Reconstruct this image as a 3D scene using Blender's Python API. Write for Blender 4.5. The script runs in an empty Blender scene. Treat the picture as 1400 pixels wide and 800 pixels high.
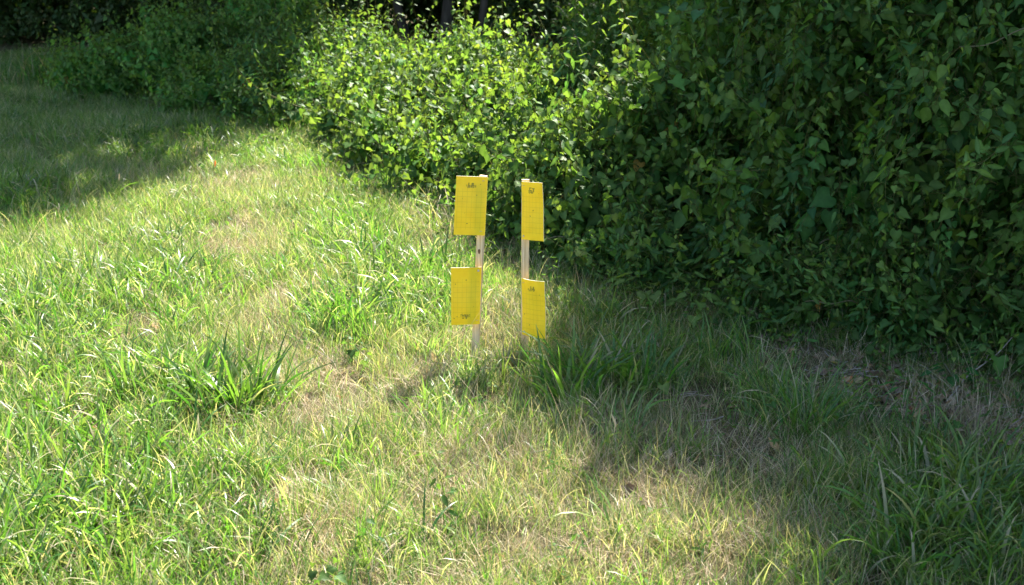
import bpy, math
import numpy as np
from mathutils import Vector, Matrix, Euler

sc = bpy.context.scene
COL = sc.collection
rad = math.radians
R = np.random.default_rng(7)

# ------------------------------------------------------------------ camera
CAM_H, TILT, FPX = 2.1, rad(15.6), 1750.0          # metres, radians, focal length in photo pixels
cam_data = bpy.data.cameras.new('camera')
cam = bpy.data.objects.new('camera', cam_data); COL.objects.link(cam)
cam.location = (0, 0, CAM_H); cam.rotation_euler = (rad(90) - TILT, 0, 0)
cam_data.lens = FPX / 1400 * 36; cam_data.sensor_width = 36
cam_data.clip_start = 0.1; cam_data.clip_end = 2000
cam_data.dof.use_dof = True; cam_data.dof.focus_distance = 6.1; cam_data.dof.aperture_fstop = 5.0
sc.camera = cam

# ------------------------------------------------------------------ light
SUN_AZ, SUN_EL = rad(30), rad(52)                   # behind the scene, to the right
SUN = np.array([math.sin(SUN_AZ) * math.cos(SUN_EL), math.cos(SUN_AZ) * math.cos(SUN_EL), math.sin(SUN_EL)])
world = bpy.data.worlds.new('World'); sc.world = world; world.use_nodes = True
wn = world.node_tree; bg = wn.nodes['Background']
sky = wn.nodes.new('ShaderNodeTexSky'); sky.sky_type = 'NISHITA'; sky.sun_disc = False
sky.sun_elevation = SUN_EL; sky.sun_rotation = SUN_AZ
wn.links.new(sky.outputs[0], bg.inputs[0]); bg.inputs[1].default_value = 0.085
ld = bpy.data.lights.new('sun', 'SUN'); ld.energy = 5.0; ld.angle = rad(0.53); ld.color = (1.0, 0.95, 0.86)
sun = bpy.data.objects.new('sun', ld); COL.objects.link(sun)
sun.rotation_euler = Vector(SUN).to_track_quat('Z', 'Y').to_euler(); sun.location = (10, 18, 25)
sc.view_settings.view_transform = 'Standard'; sc.view_settings.look = 'None'
sc.view_settings.exposure = 2.4; sc.view_settings.gamma = 1.0
cy = sc.cycles
cy.max_bounces = 7; cy.diffuse_bounces = 4; cy.glossy_bounces = 2; cy.transmission_bounces = 4
cy.transparent_max_bounces = 4; cy.caustics_reflective = False; cy.caustics_refractive = False
cy.sample_clamp_indirect = 4.0

# ------------------------------------------------------------------ numbers
_rn = np.random.default_rng(99)
_tab = _rn.random((256, 256))
def vnoise(x, y, s=1.0, o=0):
    x = np.asarray(x, float) / s + 37.3 + o * 11.7; y = np.asarray(y, float) / s + 91.1 + o * 5.3
    xi = np.floor(x).astype(int); yi = np.floor(y).astype(int); fx = x - xi; fy = y - yi
    fx = fx * fx * (3 - 2 * fx); fy = fy * fy * (3 - 2 * fy)
    g = lambda a, b: _tab[a % 256, b % 256]
    return (g(xi, yi) * (1 - fx) + g(xi + 1, yi) * fx) * (1 - fy) + (g(xi, yi + 1) * (1 - fx) + g(xi + 1, yi + 1) * fx) * fy
def fbm(x, y, s=1.0, o=0):
    return 0.55 * vnoise(x, y, s, o) + 0.3 * vnoise(x, y, s * .45, o + 3) + 0.15 * vnoise(x, y, s * .2, o + 6)
def gz(x, y):                                       # height of the ground
    x = np.asarray(x, float); y = np.asarray(y, float)
    fade = np.clip(1.3 - np.hypot(x, y - 8) / 60, 0, 1)
    return (0.06 * (vnoise(x, y, 1.7, 2) - .5) + 0.025 * (vnoise(x, y, .5, 4) - .5)) * fade
CT, ST = math.cos(TILT), math.sin(TILT)
def ray(px, py):
    u = (px - 700) / FPX; v = (400 - py) / FPX
    return np.array([u, CT + v * ST, -ST + v * CT])
def P(px, py, z=0.0):                               # where a line of sight meets the level z
    d = ray(px, py); k = (z - CAM_H) / d[2]; return np.array([d[0] * k, d[1] * k, z])
def at(px, py, y):                                  # where it meets the upright plane at distance y
    d = ray(px, py); k = y / d[1]; return np.array([d[0] * k, y, CAM_H + d[2] * k])
def inside(poly, x, y):
    x = np.asarray(x); y = np.asarray(y); r = np.zeros(x.shape, bool); n = len(poly)
    for i in range(n):
        x0, y0 = poly[i][:2]; x1, y1 = poly[(i + 1) % n][:2]
        c = ((y0 > y) != (y1 > y)) & (x < (x1 - x0) * (y - y0) / ((y1 - y0) or 1e-9) + x0)
        r ^= c
    return r
# the glade the sun reaches: the tree crowns leave a gap over it
GLADE = [P(*q) for q in [(-500, 345), (0, 340), (150, 300), (250, 272), (400, 222), (520, 222), (600, 240), (720, 315), (745, 370),
                         (705, 395), (688, 450), (745, 500), (690, 552), (820, 600), (960, 645), (1070, 705), (1120, 840), (900, 1100), (-800, 1100)]]
MOUND_TOP = [P(q[0], q[1], .7) for q in [(405, 190), (440, 100), (500, 62), (680, 60), (705, 75), (690, 130), (660, 260), (560, 260)]]
LOW_TOP = [P(q[0], q[1], .7) for q in [(645, 230), (680, 145), (770, 160), (830, 125), (838, 200), (800, 290), (740, 345), (640, 330)]]
LOW_HIGH = [P(q[0], q[1], 1.0) for q in [(650, 200), (680, 135), (770, 140), (835, 108), (842, 190), (790, 260), (700, 280)]]
WALL_TIP = [P(q[0], q[1], 1.5) for q in [(698, -12), (770, -12), (765, 60), (735, 75), (700, 60)]]
def blocks_sun(p, jit=0.25):                       # would a spray of that reach put shade on the glade?
    p = np.asarray(p); n = len(p); hit = np.zeros(n, bool); j = (R.random((n, 2)) - .5) * jit * 1.3
    for poly, z0 in ((GLADE, 0), (MOUND_TOP, .7), (LOW_TOP, .7), (LOW_HIGH, 1.0), (WALL_TIP, 1.5)):
        k = np.maximum(p[:, 2] - z0, 0) / SUN[2]
        for dx, dy in ((0, 0), (jit, 0), (-jit, 0), (0, jit), (0, -jit)):
            hit |= inside(poly, p[:, 0] - SUN[0] * k + j[:, 0] + dx, p[:, 1] - SUN[1] * k + j[:, 1] + dy)
    return hit

# ------------------------------------------------------------------ mesh helpers
def mesh_np(name, verts, quads=None, tris=None, cols=None, mat=None, uv=None, smooth=True):
    me = bpy.data.meshes.new(name)
    verts = np.asarray(verts, np.float32)
    quads = np.zeros((0, 4), int) if quads is None else np.asarray(quads, int).reshape(-1, 4)
    tris = np.zeros((0, 3), int) if tris is None else np.asarray(tris, int).reshape(-1, 3)
    loops = np.concatenate([quads.ravel(), tris.ravel()]).astype(np.int32)
    tot = np.concatenate([np.full(len(quads), 4), np.full(len(tris), 3)]).astype(np.int32)
    st = np.concatenate([[0], np.cumsum(tot)[:-1]]).astype(np.int32) if len(tot) else np.zeros(0, np.int32)
    me.vertices.add(len(verts)); me.vertices.foreach_set('co', verts.ravel())
    me.loops.add(len(loops)); me.loops.foreach_set('vertex_index', loops)
    me.polygons.add(len(tot)); me.polygons.foreach_set('loop_start', st); me.polygons.foreach_set('loop_total', tot)
    me.polygons.foreach_set('use_smooth', np.full(len(tot), smooth))
    if cols is not None:
        c = np.ones((len(verts), 4), np.float32); c[:, :3] = cols
        a = me.color_attributes.new('col', 'FLOAT_COLOR', 'POINT'); a.data.foreach_set('color', c.ravel())
    if uv is not None:
        l = me.uv_layers.new(name='UVMap'); l.data.foreach_set('uv', np.asarray(uv, np.float32)[loops].ravel())
    if mat: me.materials.append(mat)
    me.update(); me.validate()
    return me
class MB:                                           # collects shapes with one colour per vertex
    def __init__(s): s.v = []; s.q = []; s.t = []; s.c = []; s.u = []; s.n = 0
    def add(s, v, q=None, t=None, col=(1, 1, 1), uv=None):
        v = np.asarray(v, float).reshape(-1, 3)
        if q is not None and len(q): s.q.append(np.asarray(q, int).reshape(-1, 4) + s.n)
        if t is not None and len(t): s.t.append(np.asarray(t, int).reshape(-1, 3) + s.n)
        s.v.append(v); c = np.asarray(col, float)
        s.c.append(np.broadcast_to(c, (len(v), 3)) if c.ndim == 1 else c)
        s.u.append(np.zeros((len(v), 2)) if uv is None else uv); s.n += len(v)
    def mesh(s, name, mat, smooth=True):
        return mesh_np(name, np.concatenate(s.v), np.concatenate(s.q) if s.q else None, np.concatenate(s.t) if s.t else None,
                       np.concatenate(s.c), mat, np.concatenate(s.u), smooth)
def obj(name, me, parent=None, loc=(0, 0, 0), kind=None):
    o = bpy.data.objects.new(name, me); COL.objects.link(o); o.location = loc
    if parent: o.parent = parent
    if kind: o['kind'] = kind
    return o
def thing(name, label, cat, loc=(0, 0, 0), group=None, me=None):
    o = bpy.data.objects.new(name, me); COL.objects.link(o); o.location = loc
    o['label'] = label; o['category'] = cat
    if group: o['group'] = group
    return o
def nrm(a): a = np.asarray(a, float); return a / (np.linalg.norm(a, axis=-1, keepdims=True) + 1e-12)

def tube(mb, pts, radii, sides=5, col=(1, 1, 1)):
    pts = np.asarray(pts, float); n = len(pts); tan = nrm(np.gradient(pts, axis=0))
    up = np.array([0.3, .9, .2]); a = nrm(np.cross(tan, up)); b = np.cross(tan, a)
    ang = np.arange(sides) / sides * 2 * np.pi
    v = pts[:, None] + np.asarray(radii)[:, None, None] * (np.cos(ang)[None, :, None] * a[:, None] + np.sin(ang)[None, :, None] * b[:, None])
    q = [(i * sides + j, i * sides + (j + 1) % sides, (i + 1) * sides + (j + 1) % sides, (i + 1) * sides + j) for i in range(n - 1) for j in range(sides)]
    uv = np.stack([np.tile(np.arange(sides) / sides, n), np.repeat(np.arange(n) / n, sides)], 1)
    mb.add(v.reshape(-1, 3), q, None, col, uv)

def blades(mb, base, az, length, width, lean, curve, col, S=4, twist=None, tip=None):
    """many grass blades at once; every argument is an array over the blades"""
    N = len(az); base = np.asarray(base, float)
    twist = np.zeros(N) if twist is None else twist
    t = np.linspace(0, 1, S + 1); pos = np.zeros((N, S + 1, 3)); pos[:, 0] = base
    d = np.stack([np.cos(az), np.sin(az), np.zeros(N)], 1); side = np.stack([-np.sin(az), np.cos(az), np.zeros(N)], 1); zz = np.array([0, 0, 1.])
    for s in range(S):
        th = lean + curve * ((s + .5) / S) ** 1.3
        pos[:, s + 1] = pos[:, s] + (length / S)[:, None] * (np.sin(th)[:, None] * d + np.cos(th)[:, None] * zz)
    w = width[:, None] * (0.55 + .45 * np.minimum(1, 4 * t))[None] * (1 - t ** 2.4)[None] * .5
    V = np.zeros((N, 2 * S + 1, 3))
    for s in range(S):
        th = lean + curve * (s / S) ** 1.3; a = twist * s / S
        nn = np.cos(th)[:, None] * d - np.sin(th)[:, None] * zz
        sd = np.cos(a)[:, None] * side + np.sin(a)[:, None] * nn
        V[:, 2 * s] = pos[:, s] - sd * w[:, s, None]; V[:, 2 * s + 1] = pos[:, s] + sd * w[:, s, None]
    V[:, 2 * S] = pos[:, S]
    k = 2 * S + 1; b = (np.arange(N) * k)[:, None]
    q = np.concatenate([b + np.array([[2 * s, 2 * s + 1, 2 * s + 3, 2 * s + 2]]) for s in range(S - 1)]) if S > 1 else None
    tr = b + np.array([[2 * S - 2, 2 * S - 1, 2 * S]])
    col = np.asarray(col, float); tip = col if tip is None else np.asarray(tip, float)
    tv = np.concatenate([np.repeat(t[:-1], 2), [1.0]])[None, :, None]
    C = col[:, None] * (1 - tv) + tip[:, None] * tv
    mb.add(V.reshape(-1, 3), q, tr, C.reshape(-1, 3))

# ------------------------------------------------------------------ materials
def new_mat(name):
    m = bpy.data.materials.new(name); m.use_nodes = True; n = m.node_tree; n.nodes.clear()
    out = n.nodes.new('ShaderNodeOutputMaterial'); return m, n, out
def leafy(name, trans=0.4, rough=0.42, spec=0.5, hue_var=0.035, val_var=0.5, tcol=(1.25, 1.25, .5), bump=0.0):
    """plant tissue: gloss and colour on the face, light through it; vertex colour x a chance value for each plant"""
    m, n, out = new_mat(name); N = n.nodes; L = n.links
    at_ = N.new('ShaderNodeAttribute'); at_.attribute_name = 'col'
    oi = N.new('ShaderNodeObjectInfo')
    hs = N.new('ShaderNodeHueSaturation')
    mr = N.new('ShaderNodeMapRange'); mr.inputs[3].default_value = .5 - hue_var; mr.inputs[4].default_value = .5 + hue_var * .6
    L.new(oi.outputs['Random'], mr.inputs[0]); L.new(mr.outputs[0], hs.inputs['Hue'])
    mu = N.new('ShaderNodeMath'); mu.operation = 'MULTIPLY'; mu.inputs[1].default_value = 7.31
    fr = N.new('ShaderNodeMath'); fr.operation = 'FRACT'; L.new(oi.outputs['Random'], mu.inputs[0]); L.new(mu.outputs[0], fr.inputs[0])
    mv = N.new('ShaderNodeMapRange'); mv.inputs[3].default_value = 1 - val_var * .5; mv.inputs[4].default_value = 1 + val_var * .5
    L.new(fr.outputs[0], mv.inputs[0]); L.new(mv.outputs[0], hs.inputs['Value']); L.new(at_.outputs['Color'], hs.inputs['Color'])
    tc = N.new('ShaderNodeTexCoord'); nz = N.new('ShaderNodeTexNoise'); nz.inputs['Scale'].default_value = 38; nz.inputs['Detail'].default_value = 3
    L.new(tc.outputs['Object'], nz.inputs['Vector'])
    mot = N.new('ShaderNodeMapRange'); mot.inputs[1].default_value = .3; mot.inputs[2].default_value = .7; mot.inputs[3].default_value = .82; mot.inputs[4].default_value = 1.15
    L.new(nz.outputs[0], mot.inputs[0])
    mm = N.new('ShaderNodeVectorMath'); mm.operation = 'SCALE'; L.new(hs.outputs[0], mm.inputs[0]); L.new(mot.outputs[0], mm.inputs['Scale'])
    bs = N.new('ShaderNodeBsdfPrincipled'); bs.inputs['Roughness'].default_value = rough; bs.inputs['Specular IOR Level'].default_value = spec
    L.new(mm.outputs[0], bs.inputs['Base Color'])
    tr = N.new('ShaderNodeBsdfTranslucent'); tm = N.new('ShaderNodeVectorMath'); tm.operation = 'MULTIPLY'; tm.inputs[1].default_value = tcol
    L.new(mm.outputs[0], tm.inputs[0]); L.new(tm.outputs[0], tr.inputs[0])
    if bump:
        bp = N.new('ShaderNodeBump'); bp.inputs['Strength'].default_value = bump; bp.inputs['Distance'].default_value = .004
        L.new(nz.outputs[0], bp.inputs['Height']); L.new(bp.outputs[0], bs.inputs['Normal'])
    mx = N.new('ShaderNodeMixShader'); mx.inputs[0].default_value = trans
    L.new(bs.outputs[0], mx.inputs[1]); L.new(tr.outputs[0], mx.inputs[2]); L.new(mx.outputs[0], out.inputs[0])
    return m
M_GRASS = leafy('grass_blade', trans=.45, rough=.40, spec=.5, hue_var=.014, tcol=(1.42, 1.7, .75), val_var=.5)
M_STRAW = leafy('dry_straw', trans=.25, rough=.55, spec=.35, hue_var=.006, tcol=(1.05, 1, .8), val_var=.45)
M_VINE = leafy('vine_leaf', trans=.42, rough=.5, spec=.15, hue_var=.018, tcol=(2.5, 2.15, .9), bump=.5, val_var=.55)
M_TREE = leafy('tree_leaf', trans=.3, rough=.5, spec=.25, tcol=(1.7, 1.8, .4))
M_DEAD = leafy('dead_leaf', trans=.2, rough=.7, spec=.2, hue_var=.004, tcol=(1.1, .9, .6))

def stem_mat(name, c1, c2, scale=(30, 30, 4)):
    m, n, out = new_mat(name); N = n.nodes; L = n.links
    tc = N.new('ShaderNodeTexCoord'); mp = N.new('ShaderNodeMapping'); mp.inputs['Scale'].default_value = scale
    nz = N.new('ShaderNodeTexNoise'); nz.inputs['Detail'].default_value = 6; nz.inputs['Scale'].default_value = 1
    rp = N.new('ShaderNodeValToRGB'); rp.color_ramp.elements[0].position = .3; rp.color_ramp.elements[1].position = .7
    rp.color_ramp.elements[0].color = (*c1, 1); rp.color_ramp.elements[1].color = (*c2, 1)
    bs = N.new('ShaderNodeBsdfPrincipled'); bs.inputs['Roughness'].default_value = .85
    bp = N.new('ShaderNodeBump'); bp.inputs['Strength'].default_value = .6; bp.inputs['Distance'].default_value = .01
    L.new(tc.outputs['Object'], mp.inputs[0]); L.new(mp.outputs[0], nz.inputs['Vector']); L.new(nz.outputs[0], rp.inputs[0])
    L.new(rp.outputs[0], bs.inputs['Base Color']); L.new(nz.outputs[0], bp.inputs['Height']); L.new(bp.outputs[0], bs.inputs['Normal'])
    L.new(bs.outputs[0], out.inputs[0]); return m
M_BARK = stem_mat('bark', (.018, .014, .010), (.075, .06, .045), (14, 14, 3))
M_STEM = stem_mat('vine_stem', (.07, .065, .03), (.16, .14, .07))
M_TWIG = stem_mat('dead_twig', (.16, .13, .10), (.34, .29, .24))

def ground_mat():
    m, n, out = new_mat('ground'); N = n.nodes; L = n.links
    tc = N.new('ShaderNodeTexCoord')
    def noise(s, d=6):
        z = N.new('ShaderNodeTexNoise'); z.inputs['Scale'].default_value = s; z.inputs['Detail'].default_value = d; z.inputs['Roughness'].default_value = .65
        L.new(tc.outputs['Object'], z.inputs['Vector']); return z
    a, b, c = noise(1.3), noise(34, 8), noise(140, 4)
    r1 = N.new('ShaderNodeValToRGB'); e = r1.color_ramp.elements
    e[0].position = .3; e[0].color = (.055, .042, .026, 1); e[1].position = .72; e[1].color = (.25, .2, .115, 1)
    k = r1.color_ramp.elements.new(.5); k.color = (.13, .105, .055, 1)
    L.new(b.outputs[0], r1.inputs[0])
    r2 = N.new('ShaderNodeValToRGB'); e = r2.color_ramp.elements; e[0].color = (.05, .065, .022, 1); e[1].color = (.22, .18, .1, 1); e[0].position = .38; e[1].position = .66
    L.new(a.outputs[0], r2.inputs[0])
    mx = N.new('ShaderNodeMix'); mx.data_type = 'RGBA'; mx.inputs[0].default_value = .45; L.new(r1.outputs[0], mx.inputs[6]); L.new(r2.outputs[0], mx.inputs[7])
    bs = N.new('ShaderNodeBsdfPrincipled'); bs.inputs['Roughness'].default_value = .95; bs.inputs['Specular IOR Level'].default_value = .1
    L.new(mx.outputs[2], bs.inputs['Base Color'])
    ad = N.new('ShaderNodeMath'); ad.operation = 'ADD'; L.new(b.outputs[0], ad.inputs[0]); L.new(c.outputs[0], ad.inputs[1])
    bp = N.new('ShaderNodeBump'); bp.inputs['Strength'].default_value = .9; bp.inputs['Distance'].default_value = .03
    L.new(ad.outputs[0], bp.inputs['Height']); L.new(bp.outputs[0], bs.inputs['Normal']); L.new(bs.outputs[0], out.inputs[0]); return m
M_GROUND = ground_mat()

def wood_mat():
    m, n, out = new_mat('pale_pine'); N = n.nodes; L = n.links
    tc = N.new('ShaderNodeTexCoord'); mp = N.new('ShaderNodeMapping'); mp.inputs['Scale'].default_value = (140, 140, 5)
    nz = N.new('ShaderNodeTexNoise'); nz.inputs['Scale'].default_value = 1; nz.inputs['Detail'].default_value = 5
    L.new(tc.outputs['Object'], mp.inputs[0]); L.new(mp.outputs[0], nz.inputs['Vector'])
    rp = N.new('ShaderNodeValToRGB'); e = rp.color_ramp.elements; e[0].position = .3; e[0].color = (.46, .32, .17, 1); e[1].position = .62; e[1].color = (.74, .60, .40, 1)
    L.new(nz.outputs[0], rp.inputs[0])
    n2 = N.new('ShaderNodeTexNoise'); n2.inputs['Scale'].default_value = 4; n2.inputs['Detail'].default_value = 4; L.new(tc.outputs['Object'], n2.inputs['Vector'])
    r2 = N.new('ShaderNodeMapRange'); r2.inputs[1].default_value = .35; r2.inputs[2].default_value = .7; r2.inputs[3].default_value = .75; r2.inputs[4].default_value = 1.08
    L.new(n2.outputs[0], r2.inputs[0])
    sc_ = N.new('ShaderNodeVectorMath'); sc_.operation = 'SCALE'; L.new(rp.outputs[0], sc_.inputs[0]); L.new(r2.outputs[0], sc_.inputs['Scale'])
    bs = N.new('ShaderNodeBsdfPrincipled'); bs.inputs['Roughness'].default_value = .75
    L.new(sc_.outputs[0], bs.inputs['Base Color'])
    bp = N.new('ShaderNodeBump'); bp.inputs['Strength'].default_value = .4; bp.inputs['Distance'].default_value = .002
    L.new(nz.outputs[0], bp.inputs['Height']); L.new(bp.outputs[0], bs.inputs['Normal']); L.new(bs.outputs[0], out.inputs[0]); return m
M_WOOD = wood_mat()
def plain(name, c, rough=.6, metal=0, trans=0, tcol=None, spec=.5):
    m, n, out = new_mat(name); N = n.nodes; L = n.links
    nz = N.new('ShaderNodeTexNoise'); nz.inputs['Scale'].default_value = 60; nz.inputs['Detail'].default_value = 4
    tc = N.new('ShaderNodeTexCoord'); L.new(tc.outputs['Object'], nz.inputs['Vector'])
    rp = N.new('ShaderNodeValToRGB'); rp.color_ramp.elements[0].color = (*[x * .85 for x in c], 1); rp.color_ramp.elements[1].color = (*[min(1, x * 1.1) for x in c], 1)
    L.new(nz.outputs[0], rp.inputs[0])
    bs = N.new('ShaderNodeBsdfPrincipled'); bs.inputs['Roughness'].default_value = rough; bs.inputs['Metallic'].default_value = metal; bs.inputs['Specular IOR Level'].default_value = spec
    L.new(rp.outputs[0], bs.inputs['Base Color'])
    if trans:
        t = N.new('ShaderNodeBsdfTranslucent'); t.inputs[0].default_value = (*(tcol or c), 1); mx = N.new('ShaderNodeMixShader'); mx.inputs[0].default_value = trans
        L.new(bs.outputs[0], mx.inputs[1]); L.new(t.outputs[0], mx.inputs[2]); L.new(mx.outputs[0], out.inputs[0])
    else: L.new(bs.outputs[0], out.inputs[0])
    return m
M_EDGE = plain('cream_card_edge', (.8, .77, .68), .7, trans=.2)
M_INK = plain('faded_ink', (.30, .25, .02), .6)
M_STAPLE = plain('staple_metal', (.55, .53, .5), .4, .8)
M_BUG = plain('dark_insect', (.03, .025, .015), .5)
M_KNOT = plain('wood_knot', (.12, .06, .03), .7)
M_TAG = plain('pale_tape', (.62, .5, .42), .6)

def card_mat():
    """yellow sticky card: printed grid of thin lines, uneven glue gloss, light comes through"""
    m, n, out = new_mat('yellow_sticky_card'); N = n.nodes; L = n.links
    uv = N.new('ShaderNodeUVMap'); sp = N.new('ShaderNodeSeparateXYZ'); L.new(uv.outputs[0], sp.inputs[0])
    def M(op, a, b=None, c=None):
        k = N.new('ShaderNodeMath'); k.operation = op
        for i, x in enumerate((a, b, c)):
            if x is None: continue
            if isinstance(x, (int, float)): k.inputs[i].default_value = x
            else: L.new(x, k.inputs[i])
        return k.outputs[0]
    def lines(co, step, half):
        return M('LESS_THAN', M('ABSOLUTE', M('SUBTRACT', M('FRACT', M('MULTIPLY', co, 1 / step)), .5)), half / step)
    U, V = sp.outputs[0], sp.outputs[1]
    box = M('MULTIPLY', M('MULTIPLY', M('GREATER_THAN', V, .10), M('LESS_THAN', V, .80)), M('MULTIPLY', M('GREATER_THAN', U, .05), M('LESS_THAN', U, .95)))
    ln = M('MULTIPLY', M('MAXIMUM', lines(U, .15, .0055), lines(V, .0875, .0033)), box)
    tc = N.new('ShaderNodeTexCoord'); nz = N.new('ShaderNodeTexNoise'); nz.inputs['Scale'].default_value = 22; nz.inputs['Detail'].default_value = 5
    L.new(tc.outputs['Object'], nz.inputs['Vector'])
    rp = N.new('ShaderNodeValToRGB'); e = rp.color_ramp.elements; e[0].color = (.88, .61, .010, 1); e[1].color = (.93, .68, .015, 1); e[0].position = .3; e[1].position = .7
    L.new(nz.outputs[0], rp.inputs[0])
    mx = N.new('ShaderNodeMix'); mx.data_type = 'RGBA'; mx.inputs[7].default_value = (.48, .36, .012, 1)
    L.new(M('MULTIPLY', ln, .4), mx.inputs[0]); L.new(rp.outputs[0], mx.inputs[6])
    bs = N.new('ShaderNodeBsdfPrincipled'); L.new(mx.outputs[2], bs.inputs['Base Color'])
    rr = N.new('ShaderNodeMapRange'); rr.inputs[3].default_value = .35; rr.inputs[4].default_value = .6; L.new(nz.outputs[0], rr.inputs[0]); L.new(rr.outputs[0], bs.inputs['Roughness'])
    tr = N.new('ShaderNodeBsdfTranslucent'); L.new(mx.outputs[2], tr.inputs[0])
    ms = N.new('ShaderNodeMixShader'); ms.inputs[0].default_value = CARD_TRANS
    L.new(bs.outputs[0], ms.inputs[1]); L.new(tr.outputs[0], ms.inputs[2]); L.new(ms.outputs[0], out.inputs[0]); return m
CARD_TRANS = .13
M_CARD = card_mat()

# ------------------------------------------------------------------ scattering
def protos(name, meshes):
    c = bpy.data.collections.new(name)
    for i, me in enumerate(meshes):
        c.objects.link(bpy.data.objects.new('%s_%02d' % (name, i), me))
    return c
def scatter(o, pts, rot, scl, idx, coll):
    """o: an object whose mesh becomes points that carry one copy each of a plant in coll"""
    n = len(pts); me = o.data
    me.vertices.add(n); me.vertices.foreach_set('co', np.asarray(pts, np.float32).ravel())
    for nm, ty, dat, key in (('rot', 'FLOAT_VECTOR', rot, 'vector'), ('scl', 'FLOAT', scl, 'value'), ('idx', 'INT', idx, 'value')):
        a = me.attributes.new(nm, ty, 'POINT'); a.data.foreach_set(key, np.asarray(dat, np.int32 if ty == 'INT' else np.float32).ravel())
    g = bpy.data.node_groups.new(o.name + '_scatter', 'GeometryNodeTree')
    g.interface.new_socket('Geometry', in_out='INPUT', socket_type='NodeSocketGeometry'); g.interface.new_socket('Geometry', in_out='OUTPUT', socket_type='NodeSocketGeometry')
    N = g.nodes; L = g.links; gi = N.new('NodeGroupInput'); go = N.new('NodeGroupOutput')
    ip = N.new('GeometryNodeInstanceOnPoints'); ci = N.new('GeometryNodeCollectionInfo')
    ci.inputs['Collection'].default_value = coll; ci.inputs['Separate Children'].default_value = True; ci.inputs['Reset Children'].default_value = True
    def na(nm, ty):
        k = N.new('GeometryNodeInputNamedAttribute'); k.data_type = ty; k.inputs['Name'].default_value = nm
        return [s for s in k.outputs if s.enabled and s.name == 'Attribute'][0]
    er = N.new('FunctionNodeEulerToRotation'); L.new(na('rot', 'FLOAT_VECTOR'), er.inputs[0])
    L.new(gi.outputs[0], ip.inputs['Points']); L.new(ci.outputs[0], ip.inputs['Instance']); ip.inputs['Pick Instance'].default_value = True
    L.new(na('idx', 'INT'), ip.inputs['Instance Index']); L.new(er.outputs[0], ip.inputs['Rotation']); L.new(na('scl', 'FLOAT'), ip.inputs['Scale'])
    L.new(ip.outputs[0], go.inputs[0])
    md = o.modifiers.new('scatter', 'NODES'); md.node_group = g
def scatter_obj(name, pts, rot, scl, idx, coll, parent=None, kind=None):
    o = obj(name, bpy.data.meshes.new(name), parent, kind=kind); scatter(o, pts, rot, scl, idx, coll); return o

# ------------------------------------------------------------------ leaves and sprigs
def leaf_shape(kind):
    """half outline (x along the leaf, y half width) for a leaf of length 1"""
    if kind == 'heart': return [(-.10, .12), (-.13, .28), (.02, .42), (.22, .44), (.45, .33), (.70, .15)], .08
    if kind == 'lobed': return [(-.08, .16), (-.06, .36), (.16, .50), (.30, .33), (.52, .38), (.66, .16)], .05
    if kind == 'ovate': return [(.03, .10), (.14, .24), (.34, .31), (.54, .27), (.72, .16), (.88, .06)], .0
    if kind == 'long': return [(.03, .05), (.16, .12), (.36, .16), (.56, .14), (.74, .09), (.9, .03)], .0
def leaf(mb, base, d, n, L, kind, col, fold=.25, droop=.35, rng=R):
    """one leaf: base point, direction of its tip, direction its face looks"""
    out, _ = leaf_shape(kind); d = nrm(d); n = nrm(n - d * np.dot(n, d)); s = np.cross(n, d)
    xs = np.array([max(p[0], 0) for p in out]); mid_x = np.concatenate([[0], xs[1:], [1.0]])
    def place(x, y):
        x = np.asarray(x, float); y = np.asarray(y, float)
        z = np.abs(y) * fold - droop * x * x * .5 + .03 * np.sin(x * 9 + y * 5)
        return base + L * (x[:, None] * d + y[:, None] * s + z[:, None] * n)
    m = place(mid_x, np.zeros(len(mid_x))); k = len(out); V = [m]
    ox = np.array([p[0] for p in out]); oy = np.array([p[1] for p in out]) * rng.uniform(.88, 1.1)
    V.append(place(ox, oy)); V.append(place(ox, -oy)); V = np.concatenate(V)
    nm = len(mid_x); q = []; t = []
    for side, o0 in ((1, nm), (-1, nm + k)):
        f = lambda *a: a if side > 0 else a[::-1]
        t.append(f(0, o0 + 1, o0)) 
        t.append(f(0, 1, o0 + 1))
        for i in range(1, k - 1): q.append(f(i, i + 1, o0 + i + 1, o0 + i))
        t.append(f(k - 1, k, o0 + k - 1))
    c = np.asarray(col) * rng.uniform(.85, 1.15); C = np.broadcast_to(c, (len(V), 3)).copy(); C[:nm] = np.minimum(c * 1.25 + .012, 1)   # paler midrib
    mb.add(V, q, t, C)
G_VINE = np.array([.0185, .080, .014]); G_YOUNG = np.array([.085, .145, .026]); G_TREE = np.array([.017, .048, .010])
G_STEM = np.array([.10, .11, .04])
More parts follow.
